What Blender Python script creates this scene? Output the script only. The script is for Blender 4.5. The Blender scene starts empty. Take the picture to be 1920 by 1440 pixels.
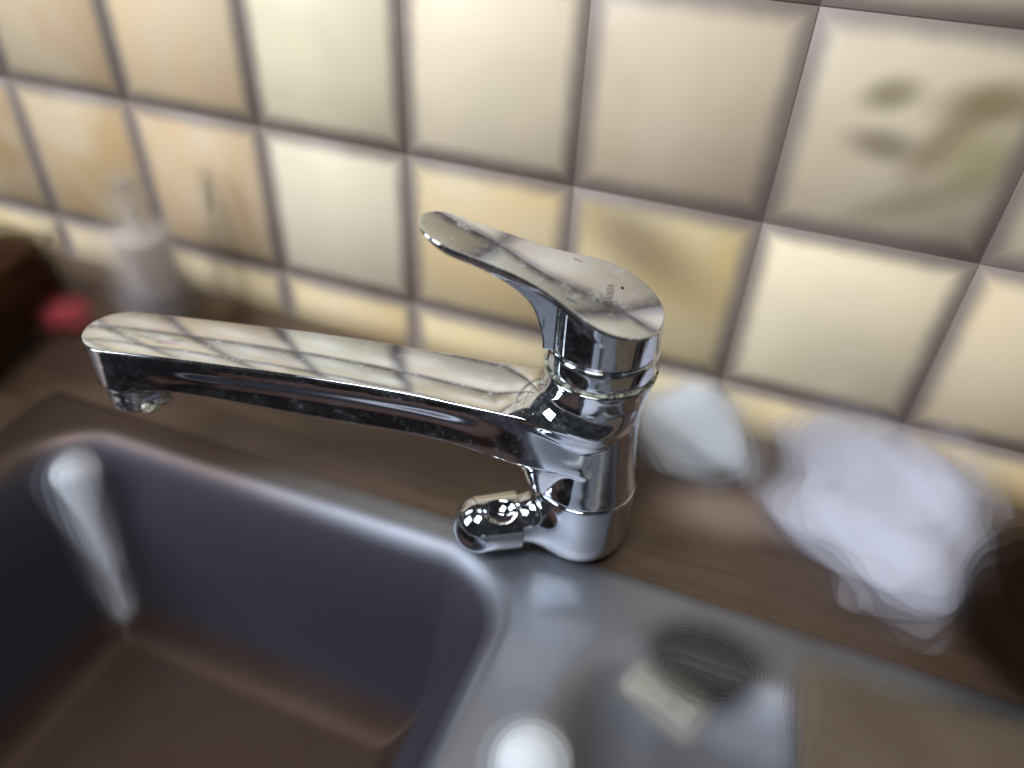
import bpy, bmesh, math, random
import numpy as np
from mathutils import Vector, Matrix, Euler
random.seed(7); rng = np.random.default_rng(7)
S = bpy.context.scene
COL = S.collection
R = math.radians

# ---------------------------------------------------------------- camera
CAM = Vector((0.10729, -0.39435, 0.28203))
cd = bpy.data.cameras.new('camera'); cam = bpy.data.objects.new('camera', cd); COL.objects.link(cam)
cam.location = CAM
cam.rotation_euler = (0.903237016, -0.0382157295, 0.366719936)
cd.sensor_fit = 'HORIZONTAL'; cd.sensor_width = 36.0; cd.lens = 36.0 * 1427.71 / 1920.0
cd.clip_start = 0.02; cd.clip_end = 60
cd.dof.use_dof = True; cd.dof.focus_distance = 0.348
APERTURE = 0.011                                   # entrance pupil, metres
cd.dof.aperture_fstop = cd.lens / 1000.0 / APERTURE
S.camera = cam
# ---------------------------------------------------------------- world and lamps
W = bpy.data.worlds.new('World'); S.world = W; W.use_nodes = True
W.node_tree.nodes['Background'].inputs[0].default_value = (0.80, 0.88, 1.0, 1)
W.node_tree.nodes['Background'].inputs[1].default_value = 0.025

def area(name, loc, target, sx, sy, power, color):
    l = bpy.data.lights.new(name, 'AREA'); l.shape = 'RECTANGLE'; l.size = sx; l.size_y = sy
    l.energy = power; l.color = color
    o = bpy.data.objects.new(name, l); COL.objects.link(o); o.location = loc
    o.rotation_euler = (Vector(target) - Vector(loc)).to_track_quat('-Z', 'Y').to_euler()
    return o
area('window_light', (-1.25, -1.15, 0.95), (-0.05, 0, 0.1), 0.55, 0.90, 25, (0.83, 0.905, 1.0))
area('window_light', (-0.10, -0.95, 1.50), (0.12, 0, 0.05), 0.55, 0.70, 18, (0.83, 0.905, 1.0))
area('warm_fill_light', (0.1, -0.75, 1.7), (0, -0.1, 0), 0.35, 0.35, 5, (1.0, 0.82, 0.62))  # added warm fill light, no lamp known there
S.view_settings.view_transform = 'Standard'; S.view_settings.look = 'None'
S.view_settings.exposure = 0.0; S.view_settings.gamma = 1.0
S.cycles.max_bounces = 10; S.cycles.glossy_bounces = 8; S.cycles.transparent_max_bounces = 40

# ---------------------------------------------------------------- materials
def mat(name, color=(.5, .5, .5), rough=.5, metal=0.0, **kw):
    m = bpy.data.materials.new(name); m.use_nodes = True
    b = m.node_tree.nodes['Principled BSDF']
    b.inputs['Base Color'].default_value = (*color, 1); b.inputs['Roughness'].default_value = rough
    b.inputs['Metallic'].default_value = metal
    for k, v in kw.items(): b.inputs[k.replace('_', ' ')].default_value = v
    return m
class NT:
    """small helper to write node maths"""
    def __init__(s, m): s.t = m.node_tree; s.n = s.t.nodes; s.l = s.t.links; s.b = s.n.get('Principled BSDF')
    def put(s, sock, v):
        if isinstance(v, bpy.types.NodeSocket): s.l.new(v, sock)
        elif v is not None: sock.default_value = v
    def math(s, op, a, b=None, c=None, clamp=False):
        n = s.n.new('ShaderNodeMath'); n.operation = op; n.use_clamp = clamp
        for i, v in enumerate((a, b, c)): s.put(n.inputs[i], v) if v is not None else None
        return n.outputs[0]
    def ramp(s, v, a, b, lo=0.0, hi=1.0):
        n = s.n.new('ShaderNodeMapRange'); n.interpolation_type = 'SMOOTHSTEP'
        for i, q in enumerate((v, a, b, lo, hi)): s.put(n.inputs[i], q)
        return n.outputs[0]
    def mix(s, f, a, b):
        n = s.n.new('ShaderNodeMix'); n.data_type = 'RGBA'
        s.put(n.inputs[0], f)
        s.put(n.inputs[6], a if isinstance(a, bpy.types.NodeSocket) else (*a, 1)); s.put(n.inputs[7], b if isinstance(b, bpy.types.NodeSocket) else (*b, 1))
        return n.outputs[2]
    def co(s, kind='Object'):
        return s.n.new('ShaderNodeTexCoord').outputs[kind]
    def geo(s): return s.n.new('ShaderNodeNewGeometry').outputs['Position']
    def xyz(s, v):
        n = s.n.new('ShaderNodeSeparateXYZ'); s.l.new(v, n.inputs[0]); return n.outputs
    def noise(s, v, scale, detail=3.0, rough=.55, dist=0.0):
        n = s.n.new('ShaderNodeTexNoise'); n.inputs['Scale'].default_value = scale; n.inputs['Detail'].default_value = detail
        n.inputs['Roughness'].default_value = rough; n.inputs['Distortion'].default_value = dist
        if v is not None: s.l.new(v, n.inputs['Vector'])
        return n.outputs[0]
    def mapping(s, v, scale=(1, 1, 1), loc=(0, 0, 0), rot=(0, 0, 0)):
        n = s.n.new('ShaderNodeMapping'); s.l.new(v, n.inputs[0])
        n.inputs['Scale'].default_value = scale; n.inputs['Location'].default_value = loc; n.inputs['Rotation'].default_value = rot
        return n.outputs[0]
    def blob(s, X, Z, cx, cz, rx, rz, ang=0.0, soft=1.0):
        """soft elliptical spot, 1 in its middle"""
        c, n = math.cos(ang), math.sin(ang)
        dx = s.math('SUBTRACT', X, cx); dz = s.math('SUBTRACT', Z, cz)
        u = s.math('DIVIDE', s.math('ADD', s.math('MULTIPLY', dx, c), s.math('MULTIPLY', dz, n)), rx)
        v = s.math('DIVIDE', s.math('SUBTRACT', s.math('MULTIPLY', dz, c), s.math('MULTIPLY', dx, n)), rz)
        r = s.math('SQRT', s.math('ADD', s.math('MULTIPLY', u, u), s.math('MULTIPLY', v, v)))
        return s.ramp(r, 1 - soft * .6, 1 + soft * .4, 1.0, 0.0)
    def bump(s, h, dist, strength=1.0):
        n = s.n.new('ShaderNodeBump'); n.inputs['Distance'].default_value = dist; n.inputs['Strength'].default_value = strength
        s.l.new(h, n.inputs['Height']); s.l.new(n.outputs[0], s.b.inputs['Normal'])

def chrome(name, film=0.0, spots=0.0, seed=0.0, side=.35):
    """polished chrome with a dull water film and dried lime spots"""
    m = mat(name, (.86, .87, .89), .035, 1.0); t = NT(m); P = t.mapping(t.co('Object'), loc=(seed, seed * .7, seed * 1.3))
    n1 = t.noise(P, 95, 5, .6, .3); n2 = t.noise(P, 420, 4, .6); n3 = t.noise(P, 30, 3, .5, .6)
    sm = t.ramp(n3, .42, .62)
    wear = t.math('ADD', t.math('MULTIPLY', t.ramp(n1, .4, .75), .55), t.math('MULTIPLY', t.ramp(n2, .45, .8), .45))
    f = t.math('MULTIPLY', wear, t.math('ADD', film, t.math('MULTIPLY', sm, film)), clamp=True)
    sp = t.math('MULTIPLY', t.math('MULTIPLY', t.ramp(n2, .50, .66), t.ramp(n1, .48, .66)), spots)
    up = t.ramp(t.xyz(t.n.new('ShaderNodeNewGeometry').outputs['Normal'])[2], .1, .8, side, 1.0)
    k = t.math('MULTIPLY', t.math('ADD', f, sp, clamp=True), up)
    t.put(t.b.inputs['Metallic'], t.math('SUBTRACT', 1.0, k))
    t.put(t.b.inputs['Base Color'], t.mix(k, (.64, .665, .71), (.56, .56, .54)))
    t.put(t.b.inputs['Roughness'], t.math('ADD', .022, t.math('MULTIPLY', k, .45)))
    return m
M = {}
M['chrome_body'] = chrome('chrome_body', .05, .35, 1.0)
M['chrome_spout'] = chrome('chrome_spout', .11, .25, 2.0)
M['chrome_lever'] = chrome('chrome_lever', .22, .25, 3.0)
M['chrome_sleeve'] = chrome('chrome_sleeve', .12, .9, 4.0)
M['chrome_knob'] = chrome('chrome_knob', .03, .12, 5.0)
M['chrome_aerator'] = chrome('chrome_aerator', .60, .9, 6.0, 1.0)

# ---------------------------------------------------------------- object helpers
def link(name, me, m=None, parent=None, loc=None):
    o = bpy.data.objects.new(name, me); COL.objects.link(o)
    if m is not None: me.materials.append(m)
    if parent is not None: o.parent = parent
    if loc is not None: o.location = loc
    return o
def tag(o, label=None, cat=None, group=None, kind=None):
    for k, v in (('label', label), ('category', cat), ('group', group), ('kind', kind)):
        if v: o[k] = v
    return o
def empty(name, loc, rz, label, cat, group=None):
    o = bpy.data.objects.new(name, None); COL.objects.link(o); o.location = loc; o.rotation_euler = (0, 0, rz); o.empty_display_size = .02
    return tag(o, label, cat, group)
def me_from(V, F, smooth=True):
    me = bpy.data.meshes.new('mesh'); me.from_pydata([tuple(v) for v in V], [], [tuple(f) for f in F]); me.update()
    if smooth: me.polygons.foreach_set('use_smooth', [True] * len(me.polygons))
    return me
def lathe_me(prof, seg=96, cap=True):
    V, F = [], []
    for r, z in prof:
        for i in range(seg):
            a = 2 * math.pi * i / seg; V.append((r * math.cos(a), r * math.sin(a), z))
    for j in range(len(prof) - 1):
        for i in range(seg):
            F.append((j * seg + i, j * seg + (i + 1) % seg, (j + 1) * seg + (i + 1) % seg, (j + 1) * seg + i))
    if cap:
        F.append(tuple(reversed(range(seg)))); F.append(tuple((len(prof) - 1) * seg + i for i in range(seg)))
    return me_from(V, F)
def rbox_me(sx, sy, sz, bev, seg=3):
    bm = bmesh.new(); bmesh.ops.create_cube(bm, size=1)
    for v in bm.verts: v.co = (v.co.x * sx, v.co.y * sy, v.co.z * sz)
    bmesh.ops.bevel(bm, geom=list(bm.edges), offset=bev, segments=seg, affect='EDGES', profile=.5)
    me = bpy.data.meshes.new('mesh'); bm.to_mesh(me); bm.free()
    me.polygons.foreach_set('use_smooth', [True] * len(me.polygons))
    return me
def sm01(x, a, b):
    t = np.clip((x - a) / (b - a), 0, 1); return t * t * (3 - 2 * t)
def smin(a, b, k):
    h = np.maximum(k - np.abs(a - b), 0) / k; return np.minimum(a, b) - h * h * k * .25
def smax(a, b, k): return -smin(-a, -b, k)
class Curve:
    """monotone cubic through points (numpy)"""
    def __init__(s, pts):
        p = np.array(sorted(pts), float); s.x, s.y = p[:, 0], p[:, 1]
        d = np.diff(s.y) / np.diff(s.x); m = np.zeros(len(p)); m[0], m[-1] = d[0], d[-1]
        for i in range(1, len(p) - 1):
            m[i] = 0 if d[i - 1] * d[i] <= 0 else 2 / (1 / d[i - 1] + 1 / d[i])
        s.m = m
    def __call__(s, q):
        q = np.clip(q, s.x[0], s.x[-1]); i = np.clip(np.searchsorted(s.x, q) - 1, 0, len(s.x) - 2)
        h = s.x[i + 1] - s.x[i]; t = (q - s.x[i]) / h; t2 = t * t; t3 = t2 * t
        return (2 * t3 - 3 * t2 + 1) * s.y[i] + (t3 - 2 * t2 + t) * h * s.m[i] + (-2 * t3 + 3 * t2) * s.y[i + 1] + (t3 - t2) * h * s.m[i + 1]
    def d(s, q): return (s(q + 1e-5) - s(q - 1e-5)) / 2e-5
def mesh_sdf(f, lo, hi, h):
    """surface nets over an implicit solid, vertices pulled onto the surface, exact normals"""
    lo = np.array(lo, float); n = np.ceil((np.array(hi) - lo) / h).astype(int) + 1
    ax = [(lo[i] + h * np.arange(n[i])).astype(np.float64) for i in range(3)]
    X, Y, Z = np.meshgrid(*ax, indexing='ij'); g = f(X, Y, Z); del X, Y, Z
    ins = g < 0
    cs = np.zeros(np.array(n) - 1, np.int8)
    for dx in (0, 1):
        for dy in (0, 1):
            for dz in (0, 1): cs += ins[dx:n[0] - 1 + dx, dy:n[1] - 1 + dy, dz:n[2] - 1 + dz]
    act = (cs > 0) & (cs < 8); idx = np.full(act.shape, -1, np.int64); ii = np.argwhere(act); idx[act] = np.arange(len(ii))
    acc = np.zeros((len(ii), 3)); cnt = np.zeros(len(ii))
    cor = [(a, b, c) for a in (0, 1) for b in (0, 1) for c in (0, 1)]
    for a in cor:
        for k in range(3):
            if a[k]: continue
            b = list(a); b[k] = 1; b = tuple(b)
            ga = g[tuple((ii + a).T)]; gb = g[tuple((ii + b).T)]
            w = (ga < 0) != (gb < 0); t = np.where(w, ga / np.where(ga == gb, 1, ga - gb), 0)
            pos = np.array(a) + t[:, None] * (np.array(b) - np.array(a)); acc += pos * w[:, None]; cnt += w
    V = lo + h * (ii + acc / cnt[:, None])
    Q = []
    for k in range(3):
        u, v = (k + 1) % 3, (k + 2) % 3
        sl = [slice(None)] * 3; sl[k] = slice(0, n[k] - 1); s2 = [slice(None)] * 3; s2[k] = slice(1, n[k])
        e = np.argwhere(ins[tuple(sl)] != ins[tuple(s2)]); e = e[(e[:, u] > 0) & (e[:, v] > 0) & (e[:, u] < n[u] - 1) & (e[:, v] < n[v] - 1)]
        flip = ~ins[tuple(e.T)]
        du = np.zeros(3, int); du[u] = 1; dv = np.zeros(3, int); dv[v] = 1
        q = np.stack([idx[tuple((e - du - dv).T)], idx[tuple((e - dv).T)], idx[tuple(e.T)], idx[tuple((e - du).T)]], 1)
        q[flip] = q[flip][:, ::-1]; Q.append(q)
    Q = np.concatenate(Q)
    def grad(P, e=6e-5):
        x, y, z = P.T
        return np.stack([f(x + e, y, z) - f(x - e, y, z), f(x, y + e, z) - f(x, y - e, z), f(x, y, z + e) - f(x, y, z - e)], 1) / (2 * e)
    for _ in range(4):
        G = grad(V); st = f(*V.T)[:, None] * G / np.maximum((G * G).sum(1), 1e-6)[:, None]
        V = V - np.clip(st, -h, h) * .9
    N = grad(V); N /= np.maximum(np.linalg.norm(N, axis=1), 1e-9)[:, None]
    me = bpy.data.meshes.new('mesh')
    me.vertices.add(len(V)); me.vertices.foreach_set('co', V.ravel())
    me.loops.add(len(Q) * 4); me.loops.foreach_set('vertex_index', Q.ravel().astype(np.int32))
    me.polygons.add(len(Q)); me.polygons.foreach_set('loop_start', (np.arange(len(Q)) * 4).astype(np.int32))
    me.update(calc_edges=True); me.validate()
    me.polygons.foreach_set('use_smooth', [True] * len(me.polygons))
    me.normals_split_custom_set_from_vertices([tuple(v) for v in N])
    return me

# ---------------------------------------------------------------- the setting: wall, counter, sink
TS = 0.105                                          # tile pitch; row joint 0 lies at z = 0, tile faces at y = 0
ZD = -0.0390                                        # top of the counter
wall_m = mat('grout', (.075, .06, .055), .9)
t = NT(wall_m); t.put(t.b.inputs['Base Color'], t.mix(t.noise(t.geo(), 60), (.24, .19, .165), (.29, .235, .20)))
wall = tag(link('wall', rbox_me(2.4, .05, 1.5, .002, 1), wall_m, loc=(-.1, .0256, .35)), kind='structure')

def tile_mat(name, decor=None):
    m = mat(name, (.7, .62, .5), .42); t = NT(m); O = t.co('Object'); x, y, z = t.xyz(O)
    oi = t.n.new('ShaderNodeObjectInfo'); base = oi.outputs['Color']
    cloud = t.noise(t.geo(), 14, 2, .5)
    base = t.mix(t.math('MULTIPLY', t.ramp(cloud, .35, .65), .45), base, (.82, .72, .53))
    if decor: base = decor(t, x, z, base)
    wz = t.xyz(t.geo())[2]; base = t.mix(t.ramp(wz, ZD - .004, ZD + .022, .8, 0.0), base, (.16, .105, .06))   # browner towards the counter, blending the joint
    e = t.math('SUBTRACT', TS / 2, t.math('MAXIMUM', t.math('ABSOLUTE', x), t.math('ABSOLUTE', z)))
    e = t.math('ADD', e, t.math('MULTIPLY', t.math('SUBTRACT', t.noise(t.geo(), 40, 2), .5), .004))
    k = t.ramp(e, .0010, .0135)                     # antiqued glaze: the edges of each tile run brown
    t.put(t.b.inputs['Base Color'], t.mix(k, (.30, .24, .205), base))
    t.bump(t.noise(t.geo(), 35, 2), .0006, .35)
    return m
def decor_fruit(t, x, z, base):
    for (cx, cz, rx, rz, a, c, f) in ((-.012, .020, .013, .008, .3, (.22, .17, .10), .75), (-.008, -.003, .017, .008, -.1, (.24, .18, .12), .75), (.030, .022, .022, .010, .2, (.25, .18, .08), .8),
                                      (.018, .004, .009, .024, -.5, (.30, .22, .12), .7), (.034, -.004, .014, .016, 0, (.48, .42, .20), .7), (.012, -.028, .03, .008, .5, (.36, .28, .17), .5)):
        base = t.mix(t.math('MULTIPLY', t.blob(x, z, cx, cz, rx, rz, a, 1.4), f), base, c)
    return base
def decor_flower(t, x, z, base):
    for (cx, cz, rx, rz, a, c, f) in ((.000, .006, .016, .013, .3, (.60, .26, .28), .8), (.004, .010, .008, .006, .3, (.70, .42, .42), .8), (-.020, -.010, .013, .006, .6, (.16, .19, .13), .85), (.019, -.012, .014, .006, -.6, (.18, .20, .14), .85),
                                      (-.003, -.022, .003, .014, .1, (.2, .2, .14), .8), (-.016, .018, .010, .005, -.5, (.2, .22, .15), .8)):
        base = t.mix(t.math('MULTIPLY', t.blob(x, z, cx, cz, rx, rz, a, .5), f), base, c)
    return base
def brown_patch(t, x, z, base):
    return t.mix(t.math('MULTIPLY', t.blob(x, z, -.012, .026, .046, .021, -.55, 1.5), .70), base, (.17, .105, .045))  # soft slanting brown patch in the tile colour
tm, tm_fruit, tm_flower, tm_patch = tile_mat('tile_glaze'), tile_mat('tile_fruit', decor_fruit), tile_mat('tile_flower', decor_flower), tile_mat('tile_brown_patch', brown_patch)
tile_me = rbox_me(TS - .0006, .007, TS - .0006, .00012, 1)
tile_alt = {}
for nm, mm in (('fruit', tm_fruit), ('flower', tm_flower), ('brown_patch', tm_patch)):
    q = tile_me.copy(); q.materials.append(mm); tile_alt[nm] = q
tile_me.materials.append(tm)
def lin(c): return tuple((((v / 255 + .055) / 1.055) ** 2.4) / k for v, k in zip(c, (.82, .875, 1.0)))
TINT = {(-5, 1): (190, 165, 135), (-4, 1): (204, 180, 150), (-3, 1): (226, 203, 172), (-2, 1): (238, 230, 208), (-1, 1): (234, 222, 204), (0, 1): (199, 184, 167), (1, 1): (198, 186, 168), (2, 1): (190, 175, 150),
        (-5, 0): (175, 150, 118), (-4, 0): (192, 167, 132), (-3, 0): (208, 184, 154), (-2, 0): (230, 227, 210), (-1, 0): (218, 198, 160), (0, 0): (208, 190, 146), (1, 0): (240, 229, 206), (2, 0): (226, 208, 180),
        (-2, -1): (220, 200, 160), (-1, -1): (222, 204, 160), (0, -1): (238, 224, 190), (1, -1): (242, 226, 186), (2, -1): (222, 200, 156)}
SPECIAL = {(1, 1): 'fruit', (0, 0): 'brown_patch', (-4, 2): 'flower', (-6, 1): 'flower', (3, 3): 'flower'}
for i in range(-9, 6):                              # tile (i, j) sits between joints i, i+1 and j, j+1
    for j in range(-1, 7):
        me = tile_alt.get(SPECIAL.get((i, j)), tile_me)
        o = link('tile', me, None, wall, (0, 0, 0))
        o.location = Vector(((i + .5) * TS, .0035 + random.uniform(-.00012, .00012), (j + .5) * TS)) - wall.location
        o.color = (*lin(TINT.get((i, j), random.choice([(226, 212, 180), (216, 202, 180), (205, 190, 168), (222, 214, 192), (212, 196, 160)]))), 1)
        o.rotation_euler = (random.gauss(0, .0015), 0, random.gauss(0, .0015))

cm = mat('counter_wood', (.1, .06, .04), .38); t = NT(cm); G = t.geo()
g1 = t.noise(t.mapping(G, scale=(3, 28, 28)), 3, 5, .6, .4); g2 = t.noise(G, 7, 2)
c = t.mix(t.ramp(g1, .3, .7), (.042, .024, .015), (.076, .046, .028)); c = t.mix(t.ramp(g2, .4, .65), c, (.075, .046, .034))
x, y, z = t.xyz(G)
c = t.mix(t.math('MULTIPLY', t.blob(x, y, .125, -.068, .035, .02, .2, 1.5), .8), c, (.36, .26, .21))    # pale rosy patch between the cloths
c = t.mix(t.ramp(y, -.030, .002, 0.0, .55), c, (.17, .12, .075))
t.put(t.b.inputs['Base Color'], c); t.put(t.b.inputs['Roughness'], t.ramp(g2, .3, .7, .4, .55))
Y0, Y1, X0, X1 = -.1330, -.41, -.30, .40              # sink flange outline
V, F = [], []
def addbox(V, F, a, b):
    k = len(V)
    for q in ((0, 0, 0), (1, 0, 0), (1, 1, 0), (0, 1, 0), (0, 0, 1), (1, 0, 1), (1, 1, 1), (0, 1, 1)):
        V.append(tuple(a[i] if not q[i] else b[i] for i in range(3)))
    F += [tuple(k + i for i in f) for f in ((0, 3, 2, 1), (4, 5, 6, 7), (0, 1, 5, 4), (1, 2, 6, 5), (2, 3, 7, 6), (3, 0, 4, 7))]
addbox(V, F, (-1.2, Y0 - .0125, ZD - .03), (1.1, -.0006, ZD)); addbox(V, F, (-1.2, -.46, ZD - .03), (1.1, Y1 + .006, ZD))
addbox(V, F, (-1.2, Y1 + .006, ZD - .03), (X0 + .020, Y0 - .0125, ZD)); addbox(V, F, (X1 - .006, Y1 + .006, ZD - .03), (1.1, Y0 - .0125, ZD))
tag(link('counter', me_from(V, F, False), cm), kind='structure')
fm = mat('floor_dark', (.05, .035, .03), .6)
tag(link('floor', me_from([(-2.5, -3, -.9), (2.5, -3, -.9), (2.5, .1, -.9), (-2.5, .1, -.9)], [(0, 1, 2, 3)], False), fm), kind='structure')

steel = mat('brushed_steel', (.60, .61, .64), .40, 1.0); t = NT(steel); G = t.geo()
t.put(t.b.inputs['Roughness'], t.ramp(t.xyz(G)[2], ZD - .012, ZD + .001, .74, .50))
xx, yy, zz = t.xyz(G)
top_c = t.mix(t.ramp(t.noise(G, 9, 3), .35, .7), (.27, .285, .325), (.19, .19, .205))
top_c = t.mix(t.ramp(xx, -.165, -.050), (.105, .078, .068), top_c)                 # the flange grows darker and browner towards its left end
dull = t.math('MULTIPLY', t.ramp(zz, ZD - .010, ZD + .0018, 1.0, 0.0), t.ramp(xx, .034, .050, 1.0, 0.0))   # shade in the deep basin, painted into the steel colour
c = t.mix(dull, top_c, (.085, .080, .100))  # dull masks the painted shade of the deep basin
t.put(t.b.inputs['Base Color'], t.mix(t.ramp(zz, -.150, -.128), t.mix(t.noise(G, 20, 3), (.085, .052, .040), (.115, .080, .070)), c))   # basin floor coloured tea-brown
# the thin flange feathers out onto the counter
dd = t.math('MINIMUM', t.math('MINIMUM', t.math('SUBTRACT', xx, X0), t.math('SUBTRACT', X1, xx)), t.math('SUBTRACT', Y0, yy))
t.put(t.b.inputs['Alpha'], t.ramp(dd, .000, .0120))
def sm5(x, a, b):
    t_ = np.clip((x - a) / (b - a), 0, 1); return t_ ** 3 * (t_ * (6 * t_ - 15) + 10)
def rrect(X, Y, x0, x1, y0, y1, r):
    qx = np.abs(X - (x0 + x1) / 2) - (x1 - x0) / 2 + r; qy = np.abs(Y - (y0 + y1) / 2) - (y1 - y0) / 2 + r
    return np.hypot(np.maximum(qx, 0), np.maximum(qy, 0)) + np.minimum(np.maximum(qx, qy), 0) - r
gx = np.linspace(X0, X1, 330); gy = np.linspace(Y1, Y0, 160); GX, GY = np.meshgrid(gx, gy)
b1 = rrect(GX, GY, -.262, .028, -.385, -.161, .036); b2 = rrect(GX, GY, (.075), .375, -.385, -.168, .05)
GZ = ZD + .0022 - .122 * sm5(-b1, -.016, .060) - .017 * sm5(-b2, -.010, .040)
ed = np.minimum(np.minimum(GX - X0, X1 - GX), np.minimum(GY - Y1, Y0 - GY)); GZ -= .0026 * (1 - sm01(ed, 0, .004))
V = np.stack([GX.ravel(), GY.ravel(), GZ.ravel()], 1); nx, ny = len(gx), len(gy)
F = [(j * nx + i, j * nx + i + 1, (j + 1) * nx + i + 1, (j + 1) * nx + i) for j in range(ny - 1) for i in range(nx - 1)]
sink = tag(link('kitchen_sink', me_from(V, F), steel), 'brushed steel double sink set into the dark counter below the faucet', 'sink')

# ---------------------------------------------------------------- the faucet
FS = 1.0239
B0 = Vector((0.0525, -0.1155, ZD)); LIFT = .0050
B = B0 + (CAM - B0) * (LIFT / (CAM.z - ZD)); FS *= 1 - LIFT / (CAM.z - ZD); HEAD = R(-168)
fau = empty('faucet', B, HEAD, 'chrome single lever kitchen faucet with long flat spout standing behind the sink', 'faucet')
fau.scale = (FS, FS, FS)
K = .0011                                           # softness of the machined edges
# lower fixed body with the neck of the shut-off valve
Rb = Curve([(-.006, .0165), (-.0049, .0176), (-.0025, .0203), (-.0005, .0215), (.002, .0231), (.007, .0245), (.012, .0250), (.020, .0250), (.038, .0253), (.05, .0253)])
VA = R(21); vd = np.array([math.cos(VA), math.sin(VA)]); VZ = .0152
def f_base(x, y, z):
    r = np.hypot(x, y); a = (r - Rb(z)) * .93
    u = x * vd[0] + y * vd[1]; w = -x * vd[1] + y * vd[0]
    rad = np.hypot(w, z - VZ)
    nk = smax(rad - .0122, smax(u - .0340, -u, K), K)
    a = smin(a, nk, .012)
    return smax(a, smax(z - .0400, -.00485 - z, K), K)
link('base_body', mesh_sdf(f_base, (-.028, -.03, -.008), (.04, .036, .044), .0007), M['chrome_body'], fau)
rb_ = mat('seal_rubber', (.015, .014, .013), .6)
link('base_seal', lathe_me([(.0170, -.00485), (.0188, -.0048), (.0190, -.0044), (.0187, -.0038), (.0172, -.0037)], 96), rb_, fau)
# shut-off valve knob: fat cylinder, domed end, a finger scoop on top
def f_knob(x, y, z):
    u = x; w = y; rad = np.hypot(w, z)
    rr = .0150 - .0005 * sm01(u, .0, .02)
    a = smax(rad - rr, smax(.0005 - u, u - .0205, .0012), .0010)
    dome = np.sqrt(((u - .0200) / .0142) ** 2 + (rad / .0146) ** 2) * .0142 - .0142
    a = np.minimum(a, dome)
    cu = np.sqrt(((u - .0120) / 1.0) ** 2 + ((w - .0085) / 1.0) ** 2 + ((z - .0215) / 1.0) ** 2) - .0118
    return smax(a, -cu, .0008)
kn = link('valve_knob', mesh_sdf(f_knob, (-.003, -.019, -.019), (.04, .019, .019), .0006), M['chrome_knob'], fau, (.0335 * vd[0], .0335 * vd[1], VZ))
kn.rotation_euler = (0, 0, VA)
# swivel body and spout
Rs = Curve([(.036, .0252), (.0385, .0252), (.050, .0238), (.062, .0225), (.075, .0216), (.088, .0213), (.098, .0224), (.106, .0244), (.1118, .0256), (.116, .0256)])
ZT = Curve([(-.03, .0835), (.0, .0850), (.013, .0878), (.037, .0915), (.060, .0933), (.085, .0952), (.115, .0966), (.15, .0973), (.20, .0970), (.24, .0962), (.262, .0950)])
ZB = Curve([(-.03, .0), (.020, .0), (.0262, .028), (.0275, .034), (.0310, .044), (.0385, .0525), (.050, .0580), (.065, .0615), (.090, .0638), (.127, .0655), (.17, .0685), (.20, .0700), (.27, .0712)])
ZF = Curve([(-.03, .060), (.0, .0605), (.03, .0615), (.065, .0628), (.090, .0642), (.127, .0657), (.17, .0686), (.20, .0701), (.27, .0713)])
WT = Curve([(-.03, .0200), (.0, .0200), (.02, .0198), (.05, .0189), (.09, .0178), (.20, .0176), (.27, .0176)])
XE = .2525; RE = .0176
def f_spout(x, y, z):
    r = np.hypot(x, y)
    body = (r - Rs(z)) * .92
    body = smax(body, smax(z - .1116, .0406 - z, K), K)
    w = WT(x)
    top = ZT(x) - (y ** 2) / (2 * .115)
    inset = .20 * np.maximum(top - z - .004, 0) * (1 - sm01(x, .205, .236)) * sm01(x, .0, .06)
    tt = np.clip((top - z - .005) / (.026), 0, 1); inset = inset + .0024 * np.sin(np.pi * tt) ** 2 * (1 - sm01(x, .190, .222)) * sm01(x, .03, .075)
    flare = .0032 * (1 - sm01(z, .064, .084)) * (1 - sm01(x, .03, .075))
    side = np.abs(y) - (w - inset + flare)
    endc = np.hypot(np.maximum(x - (XE - RE), 0), y) - RE
    side = np.where(x > XE - RE, endc, side) * .94
    e = sm01(np.abs(y), .007, .0225); zb = ZB(x) * (1 - e) + ZF(x) * e; sl = ZB.d(x) * (1 - e)
    bot = (zb - z) / np.sqrt(1 + sl * sl)
    s = smax(smax(z - top, side, K * .8), bot, .0020)
    s = smax(s, -x - .002, .006); s = smax(s, .0406 - z, K)
    # vertical cylinder of the head that carries the aerator
    hd = smax(np.hypot(x - (XE - RE), y) - .0170, smax(z - .085, .0700 - z, K), K)
    s = smin(s, hd, .0012)
    kk = .002 + .022 * sm01(z, .074, .092)
    h = np.maximum(kk - np.abs(body - s), 0) / kk
    u = np.minimum(body, s) - h * h * kk * .25
    return smax(u, z - .1116, K)
spout = link('swivel_spout', mesh_sdf(f_spout, (-.029, -.029, .036), (.262, .029, .115), .0008), M['chrome_spout'], fau)
# aerator
link('aerator', lathe_me([(.0115, .0560), (.0138, .0552), (.0152, .0556), (.0159, .0570), (.0160, .0625), (.0156, .0640), (.0156, .0655), (.0160, .0665), (.0160, .0712)], 96), M['chrome_aerator'], fau, (XE - RE - .0015, 0, 0))
lm = mat('limescale', (.55, .52, .44), .75); t = NT(lm); t.put(t.b.inputs['Base Color'], t.mix(t.ramp(t.noise(t.co(), 500, 3), .4, .65), (.74, .71, .62), (.34, .32, .20)))
t.bump(t.noise(t.co(), 900, 3), .0006, 1)
CR = []
for _ in range(46):
    cx = XE - RE - .0015
    if _ < 30:
        a = random.uniform(R(122), R(182)); r = random.uniform(.0148, .0162); CR.append((cx + r * math.cos(a), r * math.sin(a), random.uniform(.0548, .0600), random.uniform(.0005, .0012)))
    else: CR.append((cx - random.uniform(.016, .036), random.uniform(-.002, .0085), .0699, random.uniform(.0004, .0009)))
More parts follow.
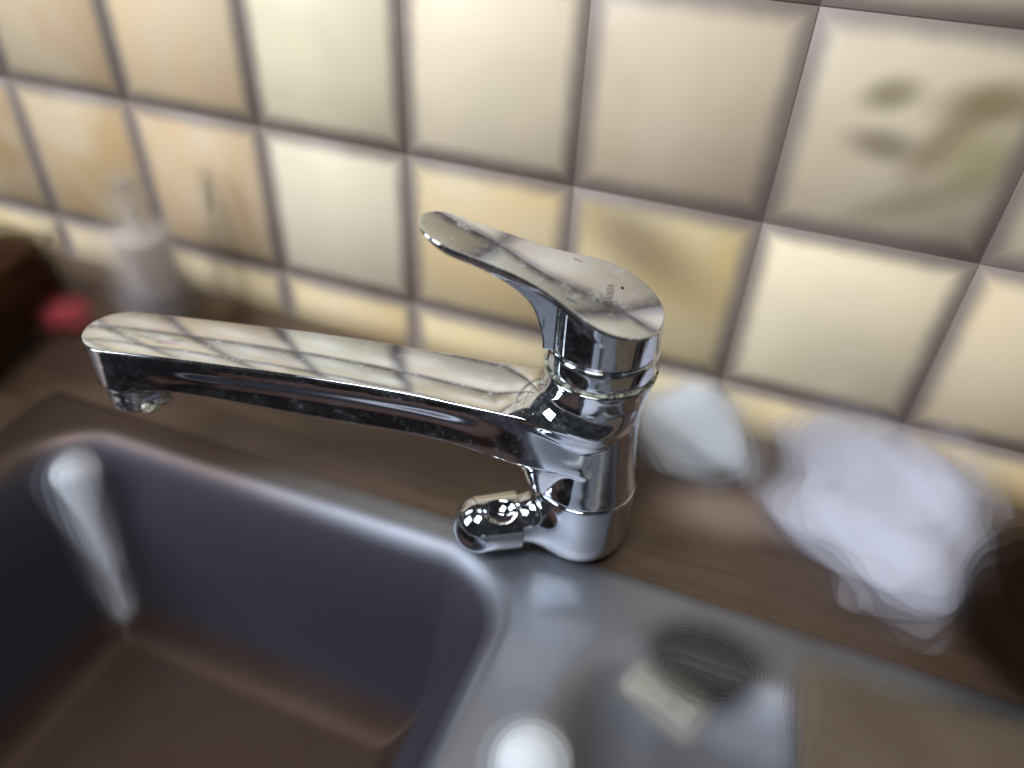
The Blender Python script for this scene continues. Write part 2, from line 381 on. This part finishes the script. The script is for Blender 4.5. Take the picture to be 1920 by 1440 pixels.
def f_crust(x, y, z):
    d = np.full_like(np.asarray(x, float), 1.0)
    for (a, b, c, r) in CR: d = smin(d, np.sqrt((x - a) ** 2 + (y - b) ** 2 + (z - c) ** 2) - r, .0022)
    return d + .00028 * np.sin(x * 2100) * np.sin(y * 1900 + 1) * np.sin(z * 2300)
tag(link('limescale', mesh_sdf(f_crust, (.190, -.004, .050), (.242, .021, .073), .0005), lm, fau), kind='stuff')
# dirty gasket ring, cartridge sleeve
gm = mat('gasket', (.10, .10, .06), .6); t = NT(gm); t.put(t.b.inputs['Base Color'], t.mix(t.ramp(t.noise(t.co(), 380, 4), .42, .66), (.035, .035, .022), (.42, .42, .33)))
t.bump(t.noise(t.co(), 700, 3), .0004, 1)
link('gasket_ring', lathe_me([(.0235, .1112), (.0250, .1113), (.0255, .1117), (.0256, .1123), (.0252, .1128), (.0240, .1130), (.0230, .1130)], 128), gm, fau)
link('sleeve', lathe_me([(.0225, .1126), (.0246, .1127), (.0250, .1131), (.0249, .1160), (.0246, .1212), (.0243, .1232), (.0238, .1234), (.0225, .1235)], 128), M['chrome_sleeve'], fau)
# lever: round cap cut by a slanting top that runs out into a paddle
ZL = Curve([(-.03, .1387), (-.021, .1416), (.0, .1486), (.02, .1551), (.0318, .1589), (.045, .1630), (.06, .1672), (.0802, .1732), (.09, .1755)])
ZU = Curve([(.0, .0), (.0235, .09), (.0256, .118), (.0263, .128), (.0281, .1362), (.0315, .1447), (.0365, .1502), (.0434, .1548), (.0545, .1600), (.0654, .1637), (.0763, .1692), (.09, .174)])
WL = Curve([(-.03, .0240), (.0, .0240), (.008, .0230), (.016, .0204), (.024, .0176), (.032, .0157), (.042, .0145), (.06, .0137), (.085, .0130)])
LE = .0812; RL = .0132
def tilt(x, y):
    return (.040 + .070 * sm01(-x, -.040, .004)) * (y + .0005) + .0010 * sm01(-x, -.040, .004)
def f_lever(x, y, z):
    top = (z - ZL(x) + y * y / (2 * .25) + tilt(x, y)) * .955
    cyl = np.hypot(x, y) - .0240
    w = WL(x); sl = WL.d(x)
    side = (np.abs(y) - w) / np.sqrt(1 + sl * sl)
    side = np.where(x > LE - RL, np.hypot(x - (LE - RL), y) - RL, side)
    zu = ZU(x); su = ZU.d(x)
    und = (zu - z) / np.sqrt(1 + su * su)
    nw = np.minimum(w, .0128 + 0 * x); neck = np.abs(y) - .0128
    low = smax(side, und, .0016)
    # the paddle keeps its thickness out to the sides; only the neck below is narrower
    thick = (ZL(x) - .0052 - .010 * sm01(-x, -.03, .02) - z)
    pad = smax(low, smin(thick, neck, .0012), .0012)
    pad = smax(pad, -x, .002)
    a = smin(cyl, pad, .0010)
    a = smax(a, top, .0010)
    return smax(a, .1240 - z, K)
lever = link('lever_handle', mesh_sdf(f_lever, (-.027, -.027, .1215), (.086, .027, .180), .0006), M['chrome_lever'], fau)
# marks and lettering on the lever's slanting face
def on_top(x, y, d=.00006): return (x, y, float(ZL(np.array(x))) - y * y / .5 - float(tilt(np.array(x), y)) + d)
def patch_me(x0, x1, y0, y1, n=4):
    V = []; F = []
    for i in range(n + 1):
        for j in range(2): V.append(on_top(x0 + (x1 - x0) * i / n, (y0, y1)[j]))
    for i in range(n): F.append((2 * i, 2 * i + 2, 2 * i + 3, 2 * i + 1))
    return me_from(V, F, False)
blue = mat('index_blue', (.02, .04, .16), .4); red = mat('index_red', (.30, .06, .04), .4); ink = mat('engraving', (.09, .07, .05), .5)
link('cold_mark', patch_me(.0135, .0175, .0144, .0150), blue, lever)
link('hot_mark', patch_me(.0135, .0175, -.0150, -.0144), red, lever)
fc = bpy.data.curves.new('text', 'FONT'); fc.body = 'VERNSA'; fc.size = .0042; fc.align_x = 'CENTER'; fc.align_y = 'CENTER'; fc.space_character = 1.1; fc.resolution_u = 3
fo = bpy.data.objects.new('text', fc); COL.objects.link(fo); bpy.context.view_layer.update()
tme = bpy.data.meshes.new_from_object(fo.evaluated_get(bpy.context.evaluated_depsgraph_get())); bpy.data.objects.remove(fo)
for v in tme.vertices:
    tx, ty = v.co.x, v.co.y; v.co = on_top(.0005 - ty, tx + .0015)
tme.materials.clear(); link('lettering', tme, ink, lever)
dk = mat('dirt', (.03, .025, .02), .7)
me = lathe_me([(.0009, -.0002), (.0009, .0001), (.0005, .0002)], 12); o = link('grub_plug', me, dk, lever, on_top(-.0045, -.0075))


# ---------------------------------------------------------------- things on the counter and in the sink
def soft_mat(name, a, b=None, rough=.9, alpha=.30, sss=0.0, scale=25):
    """gauzy cover: the outer layers are thinner and let most of the light through"""
    m = mat(name, a, rough, Specular_IOR_Level=.1); t = NT(m)
    if b: t.put(t.b.inputs['Base Color'], t.mix(t.noise(t.co(), scale, 3), a, b))
    n = t.n.new('ShaderNodeAttribute'); n.attribute_name = 'layer'
    t.put(t.b.inputs['Alpha'], t.math('MULTIPLY', t.math('ADD', .02, t.math('MULTIPLY', t.math('POWER', n.outputs['Fac'], 1.8), 2.4)), alpha, clamp=True)); return m
def shells(f, lo, hi, h, w, n=10, jit=.16):
    """one mesh of nested layers around the solid f, so that its outline is soft from every side"""
    lo = np.array(lo, float) - w - 2 * h; hi = np.array(hi, float) + w + 2 * h; V, F, A, k = [], [], [], 0
    for q, o in enumerate(np.linspace(w, -w, n)):
        j = w * jit; me = mesh_sdf(lambda x, y, z: f(x, y, z) - o + j * np.sin(x * 120 + q * 2.1) * np.sin(y * 110 + q * 3.3 + 1) + j * .5 * np.sin(z * 130 + x * 70 + q * 1.3), lo, hi, h)
        if len(me.vertices):
            v = np.empty(len(me.vertices) * 3, np.float32); me.vertices.foreach_get('co', v)
            p = np.empty(len(me.loops), np.int32); me.loops.foreach_get('vertex_index', p)
            V.append(v.reshape(-1, 3)); F.append(p.reshape(-1, 4) + k); A.append(np.full(len(me.vertices), q / (n - 1), np.float32)); k += len(me.vertices)
        bpy.data.meshes.remove(me)
    me = me_from(np.concatenate(V).tolist(), np.concatenate(F).tolist())
    me.attributes.new('layer', 'FLOAT', 'POINT').data.foreach_set('value', np.concatenate(A)); return me
def s_box(x, y, z, c, b, r):
    qx, qy, qz = np.abs(x - c[0]) - b[0] + r, np.abs(y - c[1]) - b[1] + r, np.abs(z - c[2]) - b[2] + r
    return np.sqrt(np.maximum(qx, 0) ** 2 + np.maximum(qy, 0) ** 2 + np.maximum(qz, 0) ** 2) + np.minimum(np.maximum(np.maximum(qx, qy), qz), 0) - r
def s_cyl(x, y, z, R_, z0, z1, r):
    a = np.hypot(x, y) - R_ + r; b = np.abs(z - (z0 + z1) / 2) - (z1 - z0) / 2 + r
    return np.hypot(np.maximum(a, 0), np.maximum(b, 0)) + np.minimum(np.maximum(a, b), 0) - r
def s_cap(x, y, z, a, b, ra, rb):
    a = np.array(a); d = np.array(b) - a; t_ = np.clip(((x - a[0]) * d[0] + (y - a[1]) * d[1] + (z - a[2]) * d[2]) / (d @ d), 0, 1)
    return np.sqrt((x - a[0] - t_ * d[0]) ** 2 + (y - a[1] - t_ * d[1]) ** 2 + (z - a[2] - t_ * d[2]) ** 2) - (ra + (rb - ra) * t_)
def cloth_solid(blobs, amp, seed):
    def f(x, y, z):
        d = None
        for (cx, cy, cz, rx, ry, rz) in blobs:
            q = np.sqrt(((x - cx) / rx) ** 2 + ((y - cy) / ry) ** 2 + ((z - cz) / rz) ** 2); e = (q - 1) * min(rx, ry, rz)
            d = e if d is None else smin(d, e, .022)
        u = x * 38 + 1.7 * np.sin(y * 47 + seed) + seed; v = y * 44 + 1.5 * np.sin(z * 60 + x * 35 + seed * 2)
        return d + amp * (.55 * (np.abs(np.sin(u)) - .6) + .5 * np.sin(u * .7 + v) + .7 * (np.abs(np.sin(v + z * 40)) - .6) + .25 * np.sin(x * 140 + y * 90 + seed) * np.sin(y * 120 - z * 110))
    return f
c1 = soft_mat('cloth_lavender', (.86, .87, .96), (.74, .75, .87), alpha=.22); c2 = soft_mat('cloth_blue', (.92, .96, 1.0), (.88, .93, 1.0), alpha=.40)
o = link('crumpled_cloth', shells(cloth_solid([(-.008, .018, .018, .040, .030, .024), (.032, .006, .014, .026, .030, .020), (-.024, -.016, .010, .025, .027, .014), (.018, -.038, .010, .024, .032, .014)], .0040, 1.0), (-.075, -.095, -.012), (.085, .075, .06), .0028, .0120, 12), c1, None, (.200, -.040, ZD + .006))
tag(o, 'large crumpled lavender white cloth lying on the counter at the right', 'cloth')
o = link('crumpled_cloth', shells(cloth_solid([(-.004, .002, .014, .024, .024, .027), (.018, -.008, .008, .021, .021, .018)], .003, 2.4), (-.04, -.04, -.02), (.045, .04, .05), .0024, .0115, 8), c2, None, (.093, -.031, ZD + .006))
tag(o, 'small bluish white crumpled cloth on the counter just behind the faucet body', 'cloth')

dk = soft_mat('dark_brown_glaze', (.016, .007, .002), (.028, .012, .005))
o = link('dark_bowl', shells(lambda x, y, z: np.maximum(s_cyl(x, y, z, .046, .0, .038, .012), -(np.sqrt((x / .040) ** 2 + (y / .040) ** 2 + ((z - .040) / .030) ** 2) - 1) * .03), (-.05, -.05, 0), (.05, .05, .04), .0025, .0095, 7), dk, None, (.286, -.100, ZD + .0075))
tag(o, 'dark brown bowl standing on the counter at the far right of the cloth', 'bowl')

wd = soft_mat('dark_wood', (.042, .016, .006), (.065, .026, .010))
box = empty('wooden_box', (-.388, -.122, ZD + .0005), R(14), 'dark brown wooden box standing on the counter at the far left', 'box')
link('case', shells(lambda x, y, z: s_box(x, y, z, (0, 0, .030), (.05, .06, .022), .010), (-.05, -.06, .01), (.05, .06, .055), .0036, .009, 6), wd, box)
link('lid', shells(lambda x, y, z: s_box(x, y, z, (0, 0, .058), (.051, .061, .007), .005), (-.05, -.06, .048), (.05, .06, .068), .0036, .009, 6), wd, box)

bt = soft_mat('clear_plastic', (.62, .55, .51), (.76, .69, .63), .6, .17)
bot = empty('soap_bottle', (-.286, -.046, ZD + .0005), 0, 'grey translucent plastic bottle on the counter against the tiles at the left', 'bottle')
link('bottle_body', shells(lambda x, y, z: smin(s_cyl(x, y, z, .0225, .010, .078, .008), s_cyl(x, y, z, .009, .05, .098, .003), .02), (-.026, -.026, 0), (.026, .026, .1), .0030, .0125, 8), bt, bot)
lb = soft_mat('label_grey', (.20, .18, .21), None, .8, .16); link('label', shells(lambda x, y, z: s_cyl(x, y, z, .0235, .010, .036, .006), (-.026, -.026, 0), (.026, .026, .04), .0030, .0095, 7), lb, bot)
cp = soft_mat('cap_grey', (.50, .45, .40), None, .7, .14); link('cap', shells(lambda x, y, z: s_cyl(x, y, z, .0115, .098, .116, .004), (-.014, -.014, .09), (.014, .014, .12), .0028, .008, 7), cp, bot)

sp = soft_mat('sponge_red', (.66, .10, .12), (.55, .08, .10), .95, .24)
o = link('scouring_sponge', shells(lambda x, y, z: s_box(x, y, z, (0, 0, 0), (.013, .011, .008), .006), (-.014, -.012, -.009), (.014, .012, .009), .0022, .0105, 8), sp, None, (-.334, -.084, ZD + .0172)); o.rotation_euler = (0, 0, .4)
tag(o, 'small red scouring sponge lying on the counter beside the dark wooden box', 'sponge')

br = empty('dish_brush', (-.245, -.032, ZD + .0005), R(10), 'brown dish brush leaning against the tiles beside the grey bottle', 'brush')
hb = soft_mat('brush_wood', (.24, .19, .14), None, .8, .16); hd_ = soft_mat('brush_head', (.11, .062, .03), None, .9, .24)
link('handle', shells(lambda x, y, z: s_cap(x, y, z, (0, .002, .02), (0, .020, .108), .0045, .0040), (-.006, -.005, .014), (.006, .026, .114), .0026, .0100, 7), hb, br)
link('head', shells(lambda x, y, z: s_box(x, y, z, (0, 0, .014), (.015, .010, .007), .005), (-.016, -.011, .006), (.016, .011, .022), .0024, .0105, 7), hd_, br)

dr = soft_mat('highlight_pale', (.94, .96, 1.0), (.88, .91, .98), .9, .22)
o = link('corner_highlight', shells(lambda x, y, z: s_cap(x, y, z, (-.010, .010, -.010), (.014, -.009, -.100), .0130, .0065), (-.04, -.03, -.12), (.035, .04, .012), .0026, .0125, 9), dr, None, (-.229, -.193, ZD - .002)); tag(o, 'pale bluish shape added as the highlight down the back left corner of the left basin', 'cloth')  # added pale shape standing in for the bright highlight in the basin corner

pg = soft_mat('plug_rubber', (.040, .035, .032), (.065, .058, .052), alpha=.15)
o = link('sink_plug', shells(lambda x, y, z: s_cyl(x, y / .66, z, .0285, -.016, .005, .006) * .72, (-.032, -.021, -.016), (.032, .021, .007), .0022, .0095, 16, 0), pg, None, (.131, -.172, ZD + .0035)); o.rotation_euler = (0, 0, .12)
tag(o, 'flat dark rubber sink plug lying at the back edge of the right basin', 'sink plug')
cs = soft_mat('sponge_cream', (.60, .58, .51), (.48, .46, .39), alpha=.15)
o = link('kitchen_sponge', shells(lambda x, y, z: s_box(x, y, z, (0, 0, 0), (.019, .010, .007), .006), (-.02, -.012, -.009), (.02, .012, .009), .0022, .0095, 9), cs, None, (.117, -.1975, ZD + .0020)); o.rotation_euler = (0, 0, -.35)
tag(o, 'cream kitchen sponge in the right basin in front of the dark plug', 'sponge')

bw = soft_mat('board_wood', (.14, .10, .062), (.24, .19, .135), .8, .32, scale=22)
o = link('chopping_board', shells(lambda x, y, z: s_box(x, y, z, (0, 0, 0), (.094, .070, .008), .006), (-.1, -.075, -.01), (.1, .075, .01), .0036, .0105, 9), bw, None, (.268, -.236, ZD + .0176)); o.rotation_euler = (0, 0, R(3))
tag(o, 'worn brown chopping board laid across the right basin', 'chopping board')

wp = soft_mat('sponge_white', (.95, .98, 1.0), (.92, .96, 1.0), alpha=.55)
o = link('bath_sponge', shells(lambda x, y, z: (np.sqrt((x / .0130) ** 2 + (y / .0120) ** 2 + (z / .0105) ** 2) - 1) * .0105, (-.016, -.016, -.012), (.016, .016, .012), .0022, .0088, 8), wp, None, (.0725, -.2545, ZD + .0022 + .0172)); tag(o, 'white round sponge on the steel ledge between the two basins', 'sponge')
